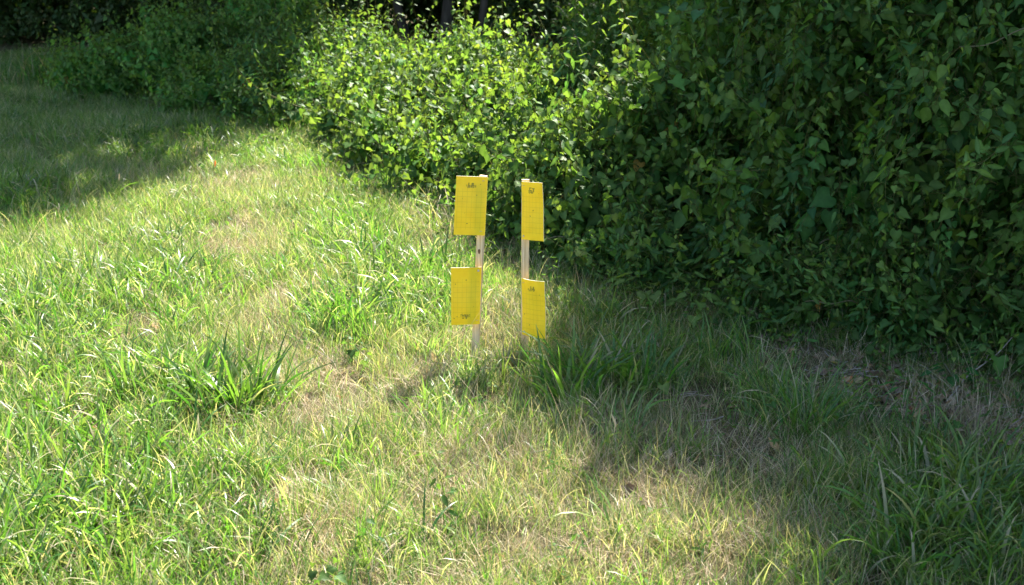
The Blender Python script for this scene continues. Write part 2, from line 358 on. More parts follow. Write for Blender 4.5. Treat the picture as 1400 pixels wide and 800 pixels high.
def sprig(kind, size, n, length, hang, gcol, rng, petiole=.4, stem_r=.0022, young=.3):
    """a shoot along +Z (or falling along -Z when it hangs), its leaves looking to +X and up"""
    mb = MB(); k = 7; t = np.linspace(0, 1, k); sg = -1 if hang else 1
    bend = rng.uniform(-.25, .25); arc = rng.uniform(.15, .5) * (1 if not hang else .6)
    P_ = np.stack([length * (arc * np.sin(t * 1.6) if not hang else .22 * np.sin(t * 3.0)), length * bend * t ** 2, sg * length * (t - .28 * arc * t ** 2)], 1)
    tube(mb, P_, np.linspace(stem_r, stem_r * .4, k), 3, G_STEM)
    for i in range(n):
        u = (i + .6) / n; p = np.array([np.interp(u, t, P_[:, j]) for j in range(3)]); a = (i % 2) * math.pi + rng.normal(0, .5) + (0 if hang else i * .7)
        if hang:
            out = nrm([.75 + rng.normal(0, .2), math.sin(a + math.pi / 2) * .8, rng.uniform(-.1, .35)])
            d = nrm([.35 + rng.normal(0, .3), out[1] * .8 + rng.normal(0, .35), -.75 + rng.normal(0, .4)]); nn = nrm([.8 + rng.normal(0, .25), rng.normal(0, .5), .6 + rng.normal(0, .35)])
        else:
            out = nrm([math.cos(a), math.sin(a), rng.uniform(.1, .6)])
            d = nrm([out[0], out[1], rng.uniform(-1.3, .1)]); nn = nrm([rng.normal(.2, .45), rng.normal(0, .45), 1])
        L = size * (1 - .55 * u ** 2.2) * rng.uniform(.8, 1.15); b = p + out * L * petiole
        tube(mb, [p, p * .5 + b * .5 + np.array([0, 0, .006]), b], [stem_r * .5] * 3, 3, G_STEM)
        y = young * u + rng.uniform(0, .2); leaf(mb, b, d, nn, L, kind, gcol * (1 - y) + G_YOUNG * y, rng.uniform(.05, .35), rng.uniform(.1, .7), rng)
    return mb
def sprig_set(name, cnt, mat, **kw):
    out = []
    for i in range(cnt):
        k = dict(kw); kinds = k.pop('kinds'); k['size'] = kw['size'] * R.uniform(.85, 1.2); k['length'] = kw['length'] * R.uniform(.8, 1.25)
        out.append(sprig(kinds[i % len(kinds)], rng=R, **k).mesh('%s_%02d' % (name, i), mat))
    return protos(name, out)
def mixed_set(name, mat, hang, specs):
    out = []
    for i, (kind, size, n, length, tint, young) in enumerate(specs):
        out.append(sprig(kind, size, n, length, hang, G_VINE * np.array(tint), R, young=young).mesh('%s_%02d' % (name, i), mat))
    return protos(name, out)
C_HANG = mixed_set('hanging_vine', M_VINE, True, [
    ('heart', .078, 8, .36, (1.2, 1.15, 1.5), .3), ('heart', .060, 9, .30, (1.15, 1.1, 1), .5), ('heart', .092, 7, .40, (1.2, 1.1, 1.4), .1), ('ovate', .062, 11, .34, (1.5, 1.2, .9), .6),
    ('heart', .070, 8, .45, (1.1, 1.15, 1.6), .2), ('lobed', .082, 7, .34, (1.1, .95, .9), .2), ('long', .085, 12, .38, (1.2, 1, 1.9), .1), ('heart', .052, 10, .28, (1.8, 1.3, .9), .7),
    ('lobed', .060, 9, .32, (1.3, 1.15, 1), .4), ('heart', .085, 6, .36, (1.0, .9, 1.4), .1), ('heart', .066, 7, .40, (2.6, 1.35, 1.0), .5)])
C_RISE = sprig_set('rising_vine', 6, M_VINE, kinds=['heart', 'heart', 'ovate'], size=.070, n=8, length=.30, hang=False, gcol=G_VINE, young=.7)
C_WEED = mixed_set('weedy_shoot', M_VINE, False, [('long', .10, 14, .40, (1.3, 1.1, 1.6), .3), ('ovate', .055, 12, .30, (1.5, 1.2, 1), .5), ('heart', .065, 8, .24, (1.2, 1.1, 1), .5),
    ('lobed', .075, 8, .26, (1.1, 1, 1), .3), ('long', .075, 16, .5, (1.6, 1.25, 1.3), .5), ('heart', .05, 9, .34, (2.0, 1.3, 1), .7), ('ovate', .07, 9, .3, (1, 1, 1.2), .2)])
C_SPRAY = mixed_set('arching_spray', M_VINE, False, [('heart', .062, 15, .78, (1.3, 1.1, 1), .8), ('heart', .075, 13, .66, (1.1, 1, 1.1), .5), ('ovate', .055, 18, .84, (1.6, 1.2, 1), .8), ('lobed', .072, 13, .7, (1.2, 1, 1), .5), ('long', .085, 18, .8, (1.3, 1.1, 1.5), .5)])
C_BRAM = sprig_set('bramble_shoot', 6, M_VINE, kinds=['ovate', 'ovate', 'heart'], size=.082, n=12, length=.36, hang=False, gcol=G_VINE * 2.3, young=.9)
C_TREE = sprig_set('tree_spray', 5, M_TREE, kinds=['ovate', 'long'], size=.15, n=11, length=.6, hang=False, gcol=G_TREE, young=.15, stem_r=.004, petiole=.2)

def blob_points(blobs, n, shell=(.8, 1.06), zmin=.02, low=-.35, rng=R):
    """points near the outer surface of a heap of rounded masses, with the direction outwards"""
    B = np.asarray(blobs, float); c = B[:, :3]; r = B[:, 3:6] if B.shape[1] > 4 else np.repeat(B[:, 3:4], 3, 1)
    w = (r[:, 0] * r[:, 2] + r[:, 1] * r[:, 2] + r[:, 0] * r[:, 1]); k = rng.choice(len(B), n * 4, p=w / w.sum())
    d = nrm(rng.normal(size=(n * 4, 3))); f = rng.uniform(shell[0], shell[1], n * 4)
    p = c[k] + r[k] * d * f[:, None]
    lump = .5 * vnoise(p[:, 0] + p[:, 2], p[:, 1] - p[:, 2] * .7, .28, 8) + .8 * vnoise(p[:, 0] - p[:, 2], p[:, 1] + p[:, 2] * .8, .6, 18) - .65
    p = p + d * (lump * .42)[:, None]
    ok = (d[:, 2] > low) & (p[:, 2] > gz(p[:, 0], p[:, 1]) + zmin)
    p, d, k = p[ok], nrm(d[ok] / r[k[ok]]), k[ok]
    q = ((p[:, None] - c[None]) / r[None]); inn = ((q ** 2).sum(2) < .72 ** 2); inn[np.arange(len(p)), k] = False
    ok = ~inn.any(1); return p[ok][:n], d[ok][:n]
def sprig_rots(d, hang, tilt=.35, rng=R):
    n = len(d); yaw = np.arctan2(d[:, 1], d[:, 0]) + rng.normal(0, .55, n)
    flat = np.hypot(d[:, 0], d[:, 1]) < .35; yaw[flat] = rng.uniform(-np.pi, np.pi, flat.sum())
    ry = (rng.normal(0, tilt * .6, n) if hang else np.arccos(np.clip(d[:, 2], -1, 1)) * .45 + rng.normal(0, tilt, n))
    return np.stack([rng.normal(0, tilt * .7, n), ry, yaw], 1)

def thicket(name, label, cat, blobs, n_hang, n_rise, coll_rise=C_RISE, n_leaf=0, leaf_size=.09, kinds=('heart', 'ovate', 'lobed', 'heart', 'long', 'heart'), sc_=(.6, 1.4), stems=0, shade_cut=False, n_inner=0, n_out=0, gap=.36, nleaf_off=1.04, hang_coll=C_HANG):
    B = np.asarray(blobs, float); t = thing(name, label, cat, (B[:, 0].mean(), B[:, 1].mean(), 0)); org = np.array(t.location)
    def put(nm, n, hang, coll, shell, low):
        p, d = blob_points(B, n, shell, low=low)
        if hang: ok = d[:, 2] < .75; p, d = p[ok], d[ok]
        if shell[1] < 1.1 and shell[0] > .5:         # leaves bunch on their shoots, with hollows between
            ok = .6 * vnoise(p[:, 0] + .8 * p[:, 2], p[:, 1] - .9 * p[:, 2], gap, 50) + .4 * vnoise(p[:, 0] - p[:, 2], p[:, 1] + .6 * p[:, 2], gap * .55, 61) > .41; p, d = p[ok], d[ok]
        if shade_cut:
            ok = ~((p[:, 2] > np.where(p[:, 1] > 8.3, .95, 1.15)) & blocks_sun(p, .26)); p, d = p[ok], d[ok]
        scatter_obj(nm, p - org, sprig_rots(d, hang, .55 if hang else .4), R.uniform(sc_[0], sc_[1], len(p)), np.floor(np.clip((vnoise(p[:, 0] + .6 * p[:, 2], p[:, 1] - p[:, 2], .5, 30) - .5) * 1.7 + .5 + R.normal(0, .16, len(p)), 0, .999) * len(coll.objects)).astype(int), coll, t, 'stuff')
    if n_hang: put('foliage', n_hang, True, hang_coll, (.86, 1.06), -.5)
    if n_rise: put('shoots', n_rise, False, coll_rise, (.84, 1.08), -.1)
    if n_out: put('long_shoots', n_out, False, C_SPRAY, (.92, 1.1), .1)
    if n_inner: put('inner_foliage', n_inner, False, coll_rise, (.25, .85), -.8)
    if n_leaf:                                       # the leaves that show largest, one by one
        ms = []
        for i in range(12):
            mb = MB(); y = R.uniform(0, .6); tube(mb, [(-.35, 0, .03), (-.15, 0, .05), (0, 0, 0)], [.012, .012, .012], 3, G_STEM)
            cc = np.array([.30, .20, .04]) if i == 11 else (G_VINE * (1 - y) + G_YOUNG * y) * R.uniform(.7, 1.5, 3) ** .5; leaf(mb, np.zeros(3), np.array([1., 0, 0]), np.array([0, 0, 1.]), 1.0, kinds[i % len(kinds)], cc, R.uniform(.0, .65), R.uniform(.0, 1.3))
            ms.append(mb.mesh('single_leaf', M_VINE))
        p, d = blob_points(B, n_leaf * 10, (nleaf_off - .04, nleaf_off + .05), low=-.2)
        toc = np.array([0, 0, CAM_H]) - p; dist = np.linalg.norm(toc, axis=1); toc /= dist[:, None]
        u = p[:, 0] / (p[:, 1] * CT + (CAM_H - p[:, 2]) * ST) * FPX; v = -((p[:, 2] - CAM_H) * CT + p[:, 1] * ST) / (p[:, 1] * CT + (CAM_H - p[:, 2]) * ST) * FPX
        ok = ((toc * d).sum(1) > .15) & (np.abs(u) < 715) & (np.abs(v) < 410)
        if shade_cut: ok &= ~((p[:, 2] > 1.15) & blocks_sun(p, .26))
        p, d, dist = p[ok], d[ok], dist[ok]; p, d = p[:n_leaf], d[:n_leaf]
        for i in range(len(p)):
            nn = nrm(d[i] * .7 + np.array([0, 0, .7]) + R.normal(0, .45, 3)); dn = nrm(np.array([0, 0, -1.0]) + d[i] * .25 + R.normal(0, .4, 3))
            x = nrm(dn - nn * np.dot(dn, nn)); y = np.cross(nn, x); s = leaf_size * R.uniform(.5, 1.4)
            o = bpy.data.objects.new('leaf', ms[R.integers(0, 11) if i % 40 else 11]); COL.objects.link(o); o.parent = t
            m = Matrix(((x[0], y[0], nn[0]), (x[1], y[1], nn[1]), (x[2], y[2], nn[2]))).to_4x4(); m.translation = Vector(p[i] - org)
            o.matrix_local = m @ Matrix.Scale(s, 4)
    if stems:
        p, d = blob_points(B, stems * 6, (1.18, 1.3), low=-.1); toc = nrm(np.array([0, 0, CAM_H]) - p); ok = (toc * d).sum(1) > .3; p, d = p[ok][:stems], d[ok][:stems]
        for i in range(len(p)):
            mb = MB(); a = R.uniform(-1, 1); s = np.linspace(0, 1, 10); h = nrm(np.cross(d[i], [0, 0, 1])); L = R.uniform(.3, .65)
            c = p[i] + d[i] * .02 + (s[:, None] * L) * (h * np.sign(a) * .8 + np.array([0, 0, -.35 + a * .4])) + np.outer(np.sin(s * 3.1) * .05, d[i]) + np.outer(np.sin(s * 7 + a) * .018, [0, 0, 1])
            tube(mb, c - org, np.linspace(.0042, .002, 10), 5, (1, 1, 1)); obj('vine_stem', mb.mesh('vine_stem', M_STEM), t)
    return t

# ------------------------------------------------------------------ the ground
gx = np.concatenate([-np.geomspace(400, 9, 26), np.linspace(-8.6, 8.6, 150), np.geomspace(9, 400, 26)])
gy = np.concatenate([-np.geomspace(200, 1, 14), np.linspace(0, 24, 190), np.geomspace(24.6, 600, 30)])
X, Y = np.meshgrid(gx, gy); nx, ny = len(gx), len(gy)
ii = (np.arange(ny - 1)[:, None] * nx + np.arange(nx - 1)[None]).ravel()
obj('ground', mesh_np('ground', np.stack([X.ravel(), Y.ravel(), gz(X, Y).ravel()], 1), np.stack([ii, ii + 1, ii + nx + 1, ii + nx], 1), mat=M_GROUND), kind='structure')

# ------------------------------------------------------------------ grass
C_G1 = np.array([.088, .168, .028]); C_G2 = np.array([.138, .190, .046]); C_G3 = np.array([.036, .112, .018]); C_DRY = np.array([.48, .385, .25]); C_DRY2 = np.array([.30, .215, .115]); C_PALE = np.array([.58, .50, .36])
def mixcols(n, cols, w):
    k = R.choice(len(cols), n, p=np.array(w) / sum(w)); c = np.array(cols)[k] * R.uniform(.75, 1.25, (n, 1)); return c
def patch(n, rad_, L, W, lean, curve, cols, w, tipdry=.3, S=4, clump=0, mat=M_GRASS):
    mb = MB(); rr = rad_ * np.sqrt(R.random(n)); a = R.uniform(0, 2 * np.pi, n)
    if clump:
        c = R.integers(0, clump, n); cx = R.uniform(-rad_, rad_, (clump, 2)) * .7; b = cx[c] + R.normal(0, .012, (n, 2))
    else: b = np.stack([rr * np.cos(a), rr * np.sin(a)], 1)
    base = np.concatenate([b, np.full((n, 1), -.012)], 1); col = mixcols(n, cols, w)
    tip = np.where(R.random((n, 1)) < tipdry, C_DRY[None] * R.uniform(.8, 1.1, (n, 1)), col * 1.15)
    ln = R.uniform(L[0], L[1], n)
    blades(mb, base, R.uniform(0, 2 * np.pi, n), ln, R.uniform(W[0], W[1], n), R.uniform(lean[0], lean[1], n), R.uniform(curve[0], curve[1], n), col, S, R.normal(0, .9, n), tip)
    return mb.mesh('patch', mat)
GC = [C_G1, C_G2, C_G3]
fine = [patch(64, .14, (.06, .17), (.0016, .0034), (0, .65), (.1, 1.2), GC + [C_DRY, C_DRY2], [3, 4, 1.5, 1.6, .8]) for _ in range(4)]
mid = [patch(34, .13, (.08, .21), (.0028, .0056), (0, .55), (.2, 1.5), GC + [C_DRY], [4, 4, 2, .9], .3, 5, clump=6) for _ in range(5)]
broad = [patch(13, .12, (.10, .25), (.0055, .011), (.05, .6), (.4, 1.7), GC, [5, 3, 2], .12, 6, clump=4) for _ in range(5)]
C_TURF = protos('turf', fine + mid + broad)
straw = [patch(105, .16, (.05, .17), (.0010, .0022), (.5, 1.5), (-.6, .8), [C_DRY, C_DRY2, C_PALE, C_G2], [5, 4, .6, 1.0], .3, 4, mat=M_STRAW) for _ in range(4)]
stand = [patch(42, .14, (.07, .19), (.0011, .0026), (.1, 1.1), (-.2, 1.2), [C_DRY, C_DRY2, C_G2, C_G1], [3, 3, 2.5, 1.5], .4, 4, mat=M_STRAW) for _ in range(4)]
wisp = [patch(16, .16, (.16, .34), (.0009, .0016), (0, .45), (.1, .9), [C_DRY, C_G2, C_PALE], [3, 3, 1], .8, 6, mat=M_STRAW) for _ in range(3)]
C_STRAW = protos('straw', straw + stand + wisp)
def ell(x, y, spots):
    v = np.zeros(len(x))
    for (px, py, rx, ry) in spots:
        c = P(px, py); ax = abs(P(px + rx, py)[0] - c[0]); ay = abs(P(px, py - ry)[1] - c[1])
        v = np.maximum(v, np.exp(-(((x - c[0]) / ax) ** 2 + ((y - c[1]) / ay) ** 2)))
    return v
DRYSPOT = [(310, 355, 60, 40), (370, 440, 70, 40), (450, 500, 100, 40), (330, 250, 60, 25), (600, 345, 60, 30), (700, 640, 170, 70), (880, 690, 180, 60), (740, 760, 220, 60), (980, 600, 150, 60),
           (1180, 520, 110, 45), (1330, 570, 90, 60), (180, 245, 60, 20), (560, 520, 80, 35), (430, 570, 60, 40), (700, 440, 60, 60), (1000, 700, 130, 60), (430, 740, 80, 60)]
GREENSPOT = [(130, 690, 240, 110), (270, 540, 120, 40), (60, 420, 150, 60), (480, 440, 80, 40), (820, 500, 100, 40), (1060, 570, 90, 40), (1320, 730, 120, 80), (480, 340, 90, 40), (60, 270, 120, 30), (250, 400, 90, 40), (350, 760, 140, 60), (560, 380, 70, 40)]
BARE = [(1180, 530, 70, 32), (1330, 590, 60, 36), (690, 345, 34, 20), (870, 405, 60, 16), (1050, 480, 60, 16)]
def field(n, dens_near, seed):
    rng = np.random.default_rng(seed); y = 2.5 + 21 * rng.random(n) ** 1.05; half = .45 * y + 1.3; x = (rng.random(n) * 2 - 1) * half
    keep = rng.random(n) < half / (.45 * 23.5 + 1.3) * np.clip(1.5 - y / 26, .4, 1); return x[keep], y[keep], rng
x, y, rng = field(88000, 1, 5)
dry, grn, bare = ell(x, y, DRYSPOT), ell(x, y, GREENSPOT), ell(x, y, BARE)
g = np.clip(.70 + .22 * (y > 10.5) + .9 * (fbm(x, y, .7, 1) - .5) * 1.6 - .48 * dry + .45 * grn, .05, 1) * (1 - .95 * bare)
keep = rng.random(len(x)) < g; x, y, dry, grn = x[keep], y[keep], dry[keep], grn[keep]; n = len(x)
cl = fbm(x, y, .45, 9) + .13 * (y > 11) + .35 * grn - .3 * dry + rng.normal(0, .12, n); ty = np.where(cl > .70, 2, np.where(cl > .48, 1, 0))
idx = np.where(ty == 0, rng.integers(0, 4, n), np.where(ty == 1, 4 + rng.integers(0, 5, n), 9 + rng.integers(0, 5, n)))
scl = rng.uniform(.7, 1.15, n) * (1 - .1 * dry + .25 * grn) * (.9 + .5 * vnoise(x, y, 1.1, 12))
scatter_obj('grass', np.stack([x, y, gz(x, y)], 1), np.stack([rng.normal(0, .12, n), rng.normal(0, .12, n), rng.uniform(0, 6.28, n)], 1), scl, idx, C_TURF, kind='stuff')
x, y, rng = field(70000, 1, 6)
dry, grn, bare = ell(x, y, DRYSPOT), ell(x, y, GREENSPOT), ell(x, y, BARE)
g = np.clip(.20 + 1.1 * (fbm(x, y, .6, 21) - .5) + .62 * dry - .28 * grn - .34 * (y > 11.5) - .16 * (x > .6), .03, 1) * (1 - .85 * bare)
keep = rng.random(len(x)) < g; x, y, dry = x[keep], y[keep], dry[keep]; n = len(x)
idx = np.where(rng.random(n) < .72 - .1 * dry, rng.integers(0, 4, n), np.where(rng.random(n) < .6, 4 + rng.integers(0, 4, n), 8 + rng.integers(0, 3, n)))
scatter_obj('dry_grass', np.stack([x, y, gz(x, y)], 1), np.stack([rng.normal(0, .22, n), rng.normal(0, .22, n), rng.uniform(0, 6.28, n)], 1), rng.uniform(.65, 1.3, n), idx, C_STRAW, kind='stuff')

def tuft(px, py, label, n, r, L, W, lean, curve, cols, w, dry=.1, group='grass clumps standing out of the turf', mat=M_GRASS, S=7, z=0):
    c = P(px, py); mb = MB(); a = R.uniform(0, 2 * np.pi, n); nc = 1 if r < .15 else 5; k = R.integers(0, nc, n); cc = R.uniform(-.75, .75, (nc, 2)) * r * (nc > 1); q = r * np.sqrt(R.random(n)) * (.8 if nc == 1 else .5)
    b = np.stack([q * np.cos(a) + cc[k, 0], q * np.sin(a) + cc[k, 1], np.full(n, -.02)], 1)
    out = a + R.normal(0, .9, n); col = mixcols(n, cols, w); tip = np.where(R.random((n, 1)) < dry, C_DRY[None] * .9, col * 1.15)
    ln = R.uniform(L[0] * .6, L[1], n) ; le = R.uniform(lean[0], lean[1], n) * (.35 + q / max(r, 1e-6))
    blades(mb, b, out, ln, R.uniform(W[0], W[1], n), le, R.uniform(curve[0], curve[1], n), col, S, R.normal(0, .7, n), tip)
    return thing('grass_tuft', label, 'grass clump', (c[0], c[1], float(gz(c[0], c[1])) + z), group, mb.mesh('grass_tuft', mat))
tuft(268, 575, 'broad-bladed bright green grass clump in sunlit turf, left of the stakes', 170, .32, (.22, .44), (.013, .022), (.1, .75), (.3, 1.5), [C_G1, C_G1 * 1.15, C_G3], [4, 3, 1.5])
tuft(488, 465, 'dense upright sunlit grass clump behind the left stake, dark at its foot', 150, .17, (.18, .32), (.004, .008), (.05, .5), (.1, 1.0), [C_G1, C_G2, C_G3], [4, 3, 1])
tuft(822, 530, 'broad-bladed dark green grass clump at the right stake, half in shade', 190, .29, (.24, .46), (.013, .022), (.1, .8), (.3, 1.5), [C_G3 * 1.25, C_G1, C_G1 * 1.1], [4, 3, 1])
tuft(1075, 585, 'tall soft arching grass clump in the shade below the vine thicket', 190, .20, (.25, .46), (.004, .008), (.1, .7), (.4, 1.6), [C_G1, C_G3], [3, 2])
tuft(238, 290, 'small olive grass tuft at the edge of the far shade', 120, .16, (.15, .30), (.004, .007), (.05, .6), (.2, 1.2), [C_G1 * .8, C_G2, C_DRY2], [3, 2, 1])
tuft(868, 388, 'fine pale arching grass tuft at the foot of the vine thicket', 110, .18, (.25, .42), (.004, .006), (.2, .9), (.6, 1.7), [C_G1, C_G2, C_DRY], [3, 2, 1.2])
tuft(640, 322, 'pale yellow arching grass tuft between the stakes and the low lit bush', 190, .34, (.3, .52), (.004, .007), (.2, .9), (.6, 1.7), [C_G2, C_DRY, C_G1], [3, 2, 2])
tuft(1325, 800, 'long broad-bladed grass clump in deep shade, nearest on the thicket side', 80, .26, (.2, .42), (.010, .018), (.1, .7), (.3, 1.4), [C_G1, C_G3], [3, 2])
tuft(588, 485, 'short yellow-green grass tuft just beside the foot of the left stake', 60, .10, (.12, .24), (.004, .007), (.1, .6), (.3, 1.3), [C_G2, C_G1], [3, 2])
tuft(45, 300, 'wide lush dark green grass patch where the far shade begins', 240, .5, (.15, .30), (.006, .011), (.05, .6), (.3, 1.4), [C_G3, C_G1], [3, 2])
tuft(693, 520, 'few tall upright blades growing between the two stakes', 16, .10, (.16, .30), (.007, .011), (.0, .4), (.2, 1.2), [C_G2, C_G1], [3, 2], .25)
tuft(395, 535, 'thin flat-leaning grass tuft on the pale dry patch', 50, .18, (.14, .28), (.005, .009), (.3, .9), (.3, 1.2), [C_G1, C_G2], [3, 2])
tuft(850, 745, 'a few long arching blades over the dry turf, the nearest sunlit tuft', 9, .05, (.28, .42), (.006, .010), (.2, .6), (1.0, 2.0), [C_G1, C_G2], [3, 1])
tuft(1120, 800, 'long yellowish blades bending over at the edge of the near shade', 8, .06, (.28, .40), (.006, .010), (.3, .7), (.6, 1.4), [C_G2, C_G1], [3, 1])
tuft(640, 150, 'upright grass blades poking out of the top of the sunlit bush', 40, .22, (.7, 1.05), (.008, .012), (.0, .25), (.1, .7), [C_G2, C_G1], [2, 2])
tuft(440, 165, 'tall yellow-green blades at the shaded end of the sunlit bush', 50, .25, (.6, .95), (.008, .012), (.0, .3), (.1, .7), [C_G2, C_G1], [2, 2])
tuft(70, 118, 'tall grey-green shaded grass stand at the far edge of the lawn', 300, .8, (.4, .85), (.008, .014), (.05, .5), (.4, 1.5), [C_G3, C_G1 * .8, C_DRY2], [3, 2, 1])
tuft(1000, 505, 'loose thin green grass tuft between the stake clump and the thicket', 80, .2, (.18, .34), (.005, .009), (.1, .6), (.3, 1.2), [C_G1, C_G3], [3, 2])
tuft(1235, 610, 'sparse grass tuft growing through the leaf litter', 40, .2, (.12, .28), (.006, .010), (.1, .6), (.3, 1.2), [C_G1, C_G3], [3, 2])
tuft(545, 285, 'pale sunlit grass fringe along the foot of the sunlit bush', 130, .35, (.15, .30), (.004, .008), (.1, .7), (.3, 1.3), [C_G2, C_G1, C_DRY], [3, 2, 1.5])

# ------------------------------------------------------------------ bushes and thickets
SUNNY = [(-1.5, 13.2, .06, .42, .45, .40), (-1.12, 12.3, .14, .45, .5, .46), (-1.15, 13.4, .22, .6, .6, .46), (-.95, 11.5, .05, .42, .45, .36), (-.62, 12.9, .30, .6, .6, .46),
         (-.66, 10.5, -.08, .30, .34, .32), (-.25, 11.9, .28, .5, .55, .46), (.0, 13.0, .36, .5, .55, .46), (-.15, 10.3, .0, .32, .36, .3)]
thicket('sunlit_bush', 'sunlit yellow-green leafy bush mound behind the stakes', 'bush', SUNNY, 380, 1900, n_leaf=300, leaf_size=.095, n_inner=1300, n_out=60, stems=14, kinds=('heart', 'ovate', 'heart'), sc_=(.9, 1.55))
LOW = [(-.02, 9.3, .12, .33, .36, .34), (.33, 9.0, .28, .36, .38, .38), (.62, 8.8, .42, .38, .38, .42), (.2, 9.8, .30, .4, .42, .4), (.5, 8.25, .2, .32, .32, .32), (.92, 8.5, .62, .36, .36, .42), (.05, 8.8, .05, .22, .22, .2)]
thicket('low_bush', 'low heart-leaved bush right behind the right stake, sunlit on top', 'bush', LOW, 330, 800, n_leaf=260, leaf_size=.08, n_inner=420, n_out=40, stems=5, sc_=(.85, 1.35))
BR1 = [(-5.3, 17.6, .02, .8, .8, .46), (-4.3, 16.8, .40, .65, .7, .6), (-3.6, 15.8, .02, .6, .65, .48), (-3.3, 17.6, .55, .7, .8, .6), (-6.3, 18.8, -.1, .6, .6, .35), (-4.9, 18.6, .2, .7, .7, .5)]
thicket('bramble_bush', 'shaded green bramble bush left of the sunlit bush, edging the lawn', 'bush', BR1, 0, 2000, C_BRAM, n_leaf=200, leaf_size=.09, kinds=('ovate', 'heart'), n_inner=300, n_out=60, sc_=(.9, 1.4))
BR2 = [(-2.7, 15, .0, .6, .65, .46), (-2.3, 16, .30, .6, .65, .55), (-3, 17, .2, .8, .8, .55), (-1.6, 16.8, .1, .8, .8, .5), (-2.15, 14.3, -.05, .42, .42, .36), (-.6, 16, .1, .7, .8, .5)]
thicket('weedy_bush', 'shaded weedy bush squeezed between the bramble and the sunlit bush', 'bush', BR2, 0, 1700, C_WEED, n_leaf=200, leaf_size=.10, n_out=100, sc_=(.9, 1.6), kinds=('ovate', 'long', 'heart'), n_inner=400)

WALL = []
b0, b1 = np.array([.82, 7.88]), np.array([2.61, 6.02]); dw = nrm(b1 - b0); nw = np.array([-dw[1], dw[0]]); nw = -nw if nw[1] > 0 else nw
rw = np.random.default_rng(3)
for zc, off0, r0, step in ((.18, .22, .34, .50), (.62, .48, .40, .55), (1.12, .72, .44, .60), (1.66, .98, .48, .62), (2.25, 1.2, .52, .66), (2.85, 1.4, .56, .7)):
    for s in np.arange(rw.uniform(-.1, .25), 6.6, step):
        if rw.random() < .10: continue
        r = r0 * rw.uniform(.72, 1.28); q = b0 + dw * (s + rw.uniform(-.16, .16)) - nw * (off0 + rw.uniform(-.28, .24))
        WALL.append((q[0], q[1], zc + rw.uniform(-.2, .2), r, r, r * rw.uniform(.75, 1)))
    for s in np.arange(0, 6.6, .62):
        q2 = b0 + dw * s - nw * (off0 + .75); WALL.append((q2[0], q2[1], zc, .5, .5, .45))
for s in np.arange(3.2, 6.6, .7):
    for z in (.4, 1.2, 2.0, 2.8):
        q = b0 + dw * s - nw * 2.1; WALL.append((q[0], q[1], z, .65, .65, .6))
for (cx, cyy) in [(1.55, 8.7), (2.0, 9.5), (2.0, 10.4), (1.65, 11.3), (1.15, 12.2), (.85, 13.1), (.75, 14.0)]:
    for z in (.4, .95, 1.5, 2.05, 2.6):
        if z > 1.2 and cyy > 12: continue
        r = rw.uniform(.5, .68); WALL.append((cx + rw.uniform(-.12, .12) + .06 * z, cyy + rw.uniform(-.2, .2), z + rw.uniform(-.1, .1), r, r, r * .9))
        WALL.append((cx + 1.0, cyy + .2, z + .2, .7, .7, .7))
thicket('vine_thicket', 'tall dark wall of heart-leaved vines rising in shade beside the stakes', 'thicket', WALL, 14000, 7000, n_leaf=300, leaf_size=.082, n_inner=5000, n_out=620, stems=44, shade_cut=True)

SKIRT = []
for s in np.arange(-.2, 3.6, .3):
    q = b0 + dw * (s + rw.uniform(-.1, .1)) + nw * rw.uniform(-.05, .30); r = rw.uniform(.14, .27); SKIRT.append((q[0], q[1], rw.uniform(-.06, .06), r, r, r * .9))
thicket('edge_weeds', 'low mixed weeds and creepers spilling from the vine wall onto the litter', 'undergrowth', SKIRT, 0, 420, C_WEED, n_leaf=90, leaf_size=.075, kinds=('ovate', 'heart', 'long', 'lobed'), n_inner=120, n_out=70, sc_=(.6, 1.1), stems=6)

BACK = [(xx + rw.uniform(-.2, .2), 9.9 - .32 * (xx - 2.4) + yy, z, .8, .7, .7) for xx in np.arange(2.6, 8.5, .9) for yy in (0, .9) for z in (.4, 1.3, 2.2, 3.0)]  # added shrub masses: keep sunlit ground from showing through the thicket
thicket('leak_filler_shrub', 'dense filler shrub added behind the vine thicket to close its light leaks', 'shrub', BACK, 0, 1900, C_BRAM, sc_=(1.3, 2.0), n_inner=900)

# ------------------------------------------------------------------ trees
def tree(label, x, y, h, crown, n, r=.12, trunk_lean=(0, 0), forks=4, group='trees standing behind the bushes', low=1.6):
    t = thing('tree', label, 'tree', (x, y, 0), group); mb = MB(); s = np.linspace(0, 1, 12); top = np.array([trunk_lean[0], trunk_lean[1], h])
    pts = s[:, None] * top + np.stack([np.sin(s * 5 + x) * .07, np.cos(s * 4 + y) * .07, np.zeros(12) - .1 * (s == 0)], 1) * np.minimum(1, s * 4)[:, None]
    tube(mb, pts, r * (1 - .75 * s) * (1 + .5 * np.exp(-s * 22)), 9)
    C = np.array(crown, float)
    for i in range(forks):
        st = pts[3 + int(i * 7 / forks)]; k = C[i % len(C)]; e = k[:3] - np.array([x, y, 0]) + R.normal(0, .3, 3) * k[3]; u = np.linspace(0, 1, 8)[:, None]
        q = st + (e - st) * u + np.array([0, 0, .5]) * (u * (1 - u)) + R.normal(0, .03, (8, 3)) * u; tube(mb, q, r * .42 * (1 - .8 * u[:, 0]), 6)
    obj('trunk', mb.mesh('trunk', M_BARK), t)
    p, d = blob_points(C, n, (.2, 1.05), low=-1, zmin=low); ok = ~blocks_sun(p, .42); p, d = p[ok], d[ok]
    scatter_obj('crown', p - np.array([x, y, 0]), np.stack([R.normal(0, .6, len(p)), R.normal(.4, .6, len(p)), R.uniform(0, 6.28, len(p))], 1), R.uniform(.8, 1.5, len(p)), R.integers(0, 5, len(p)), C_TREE, t, 'stuff')
    return t
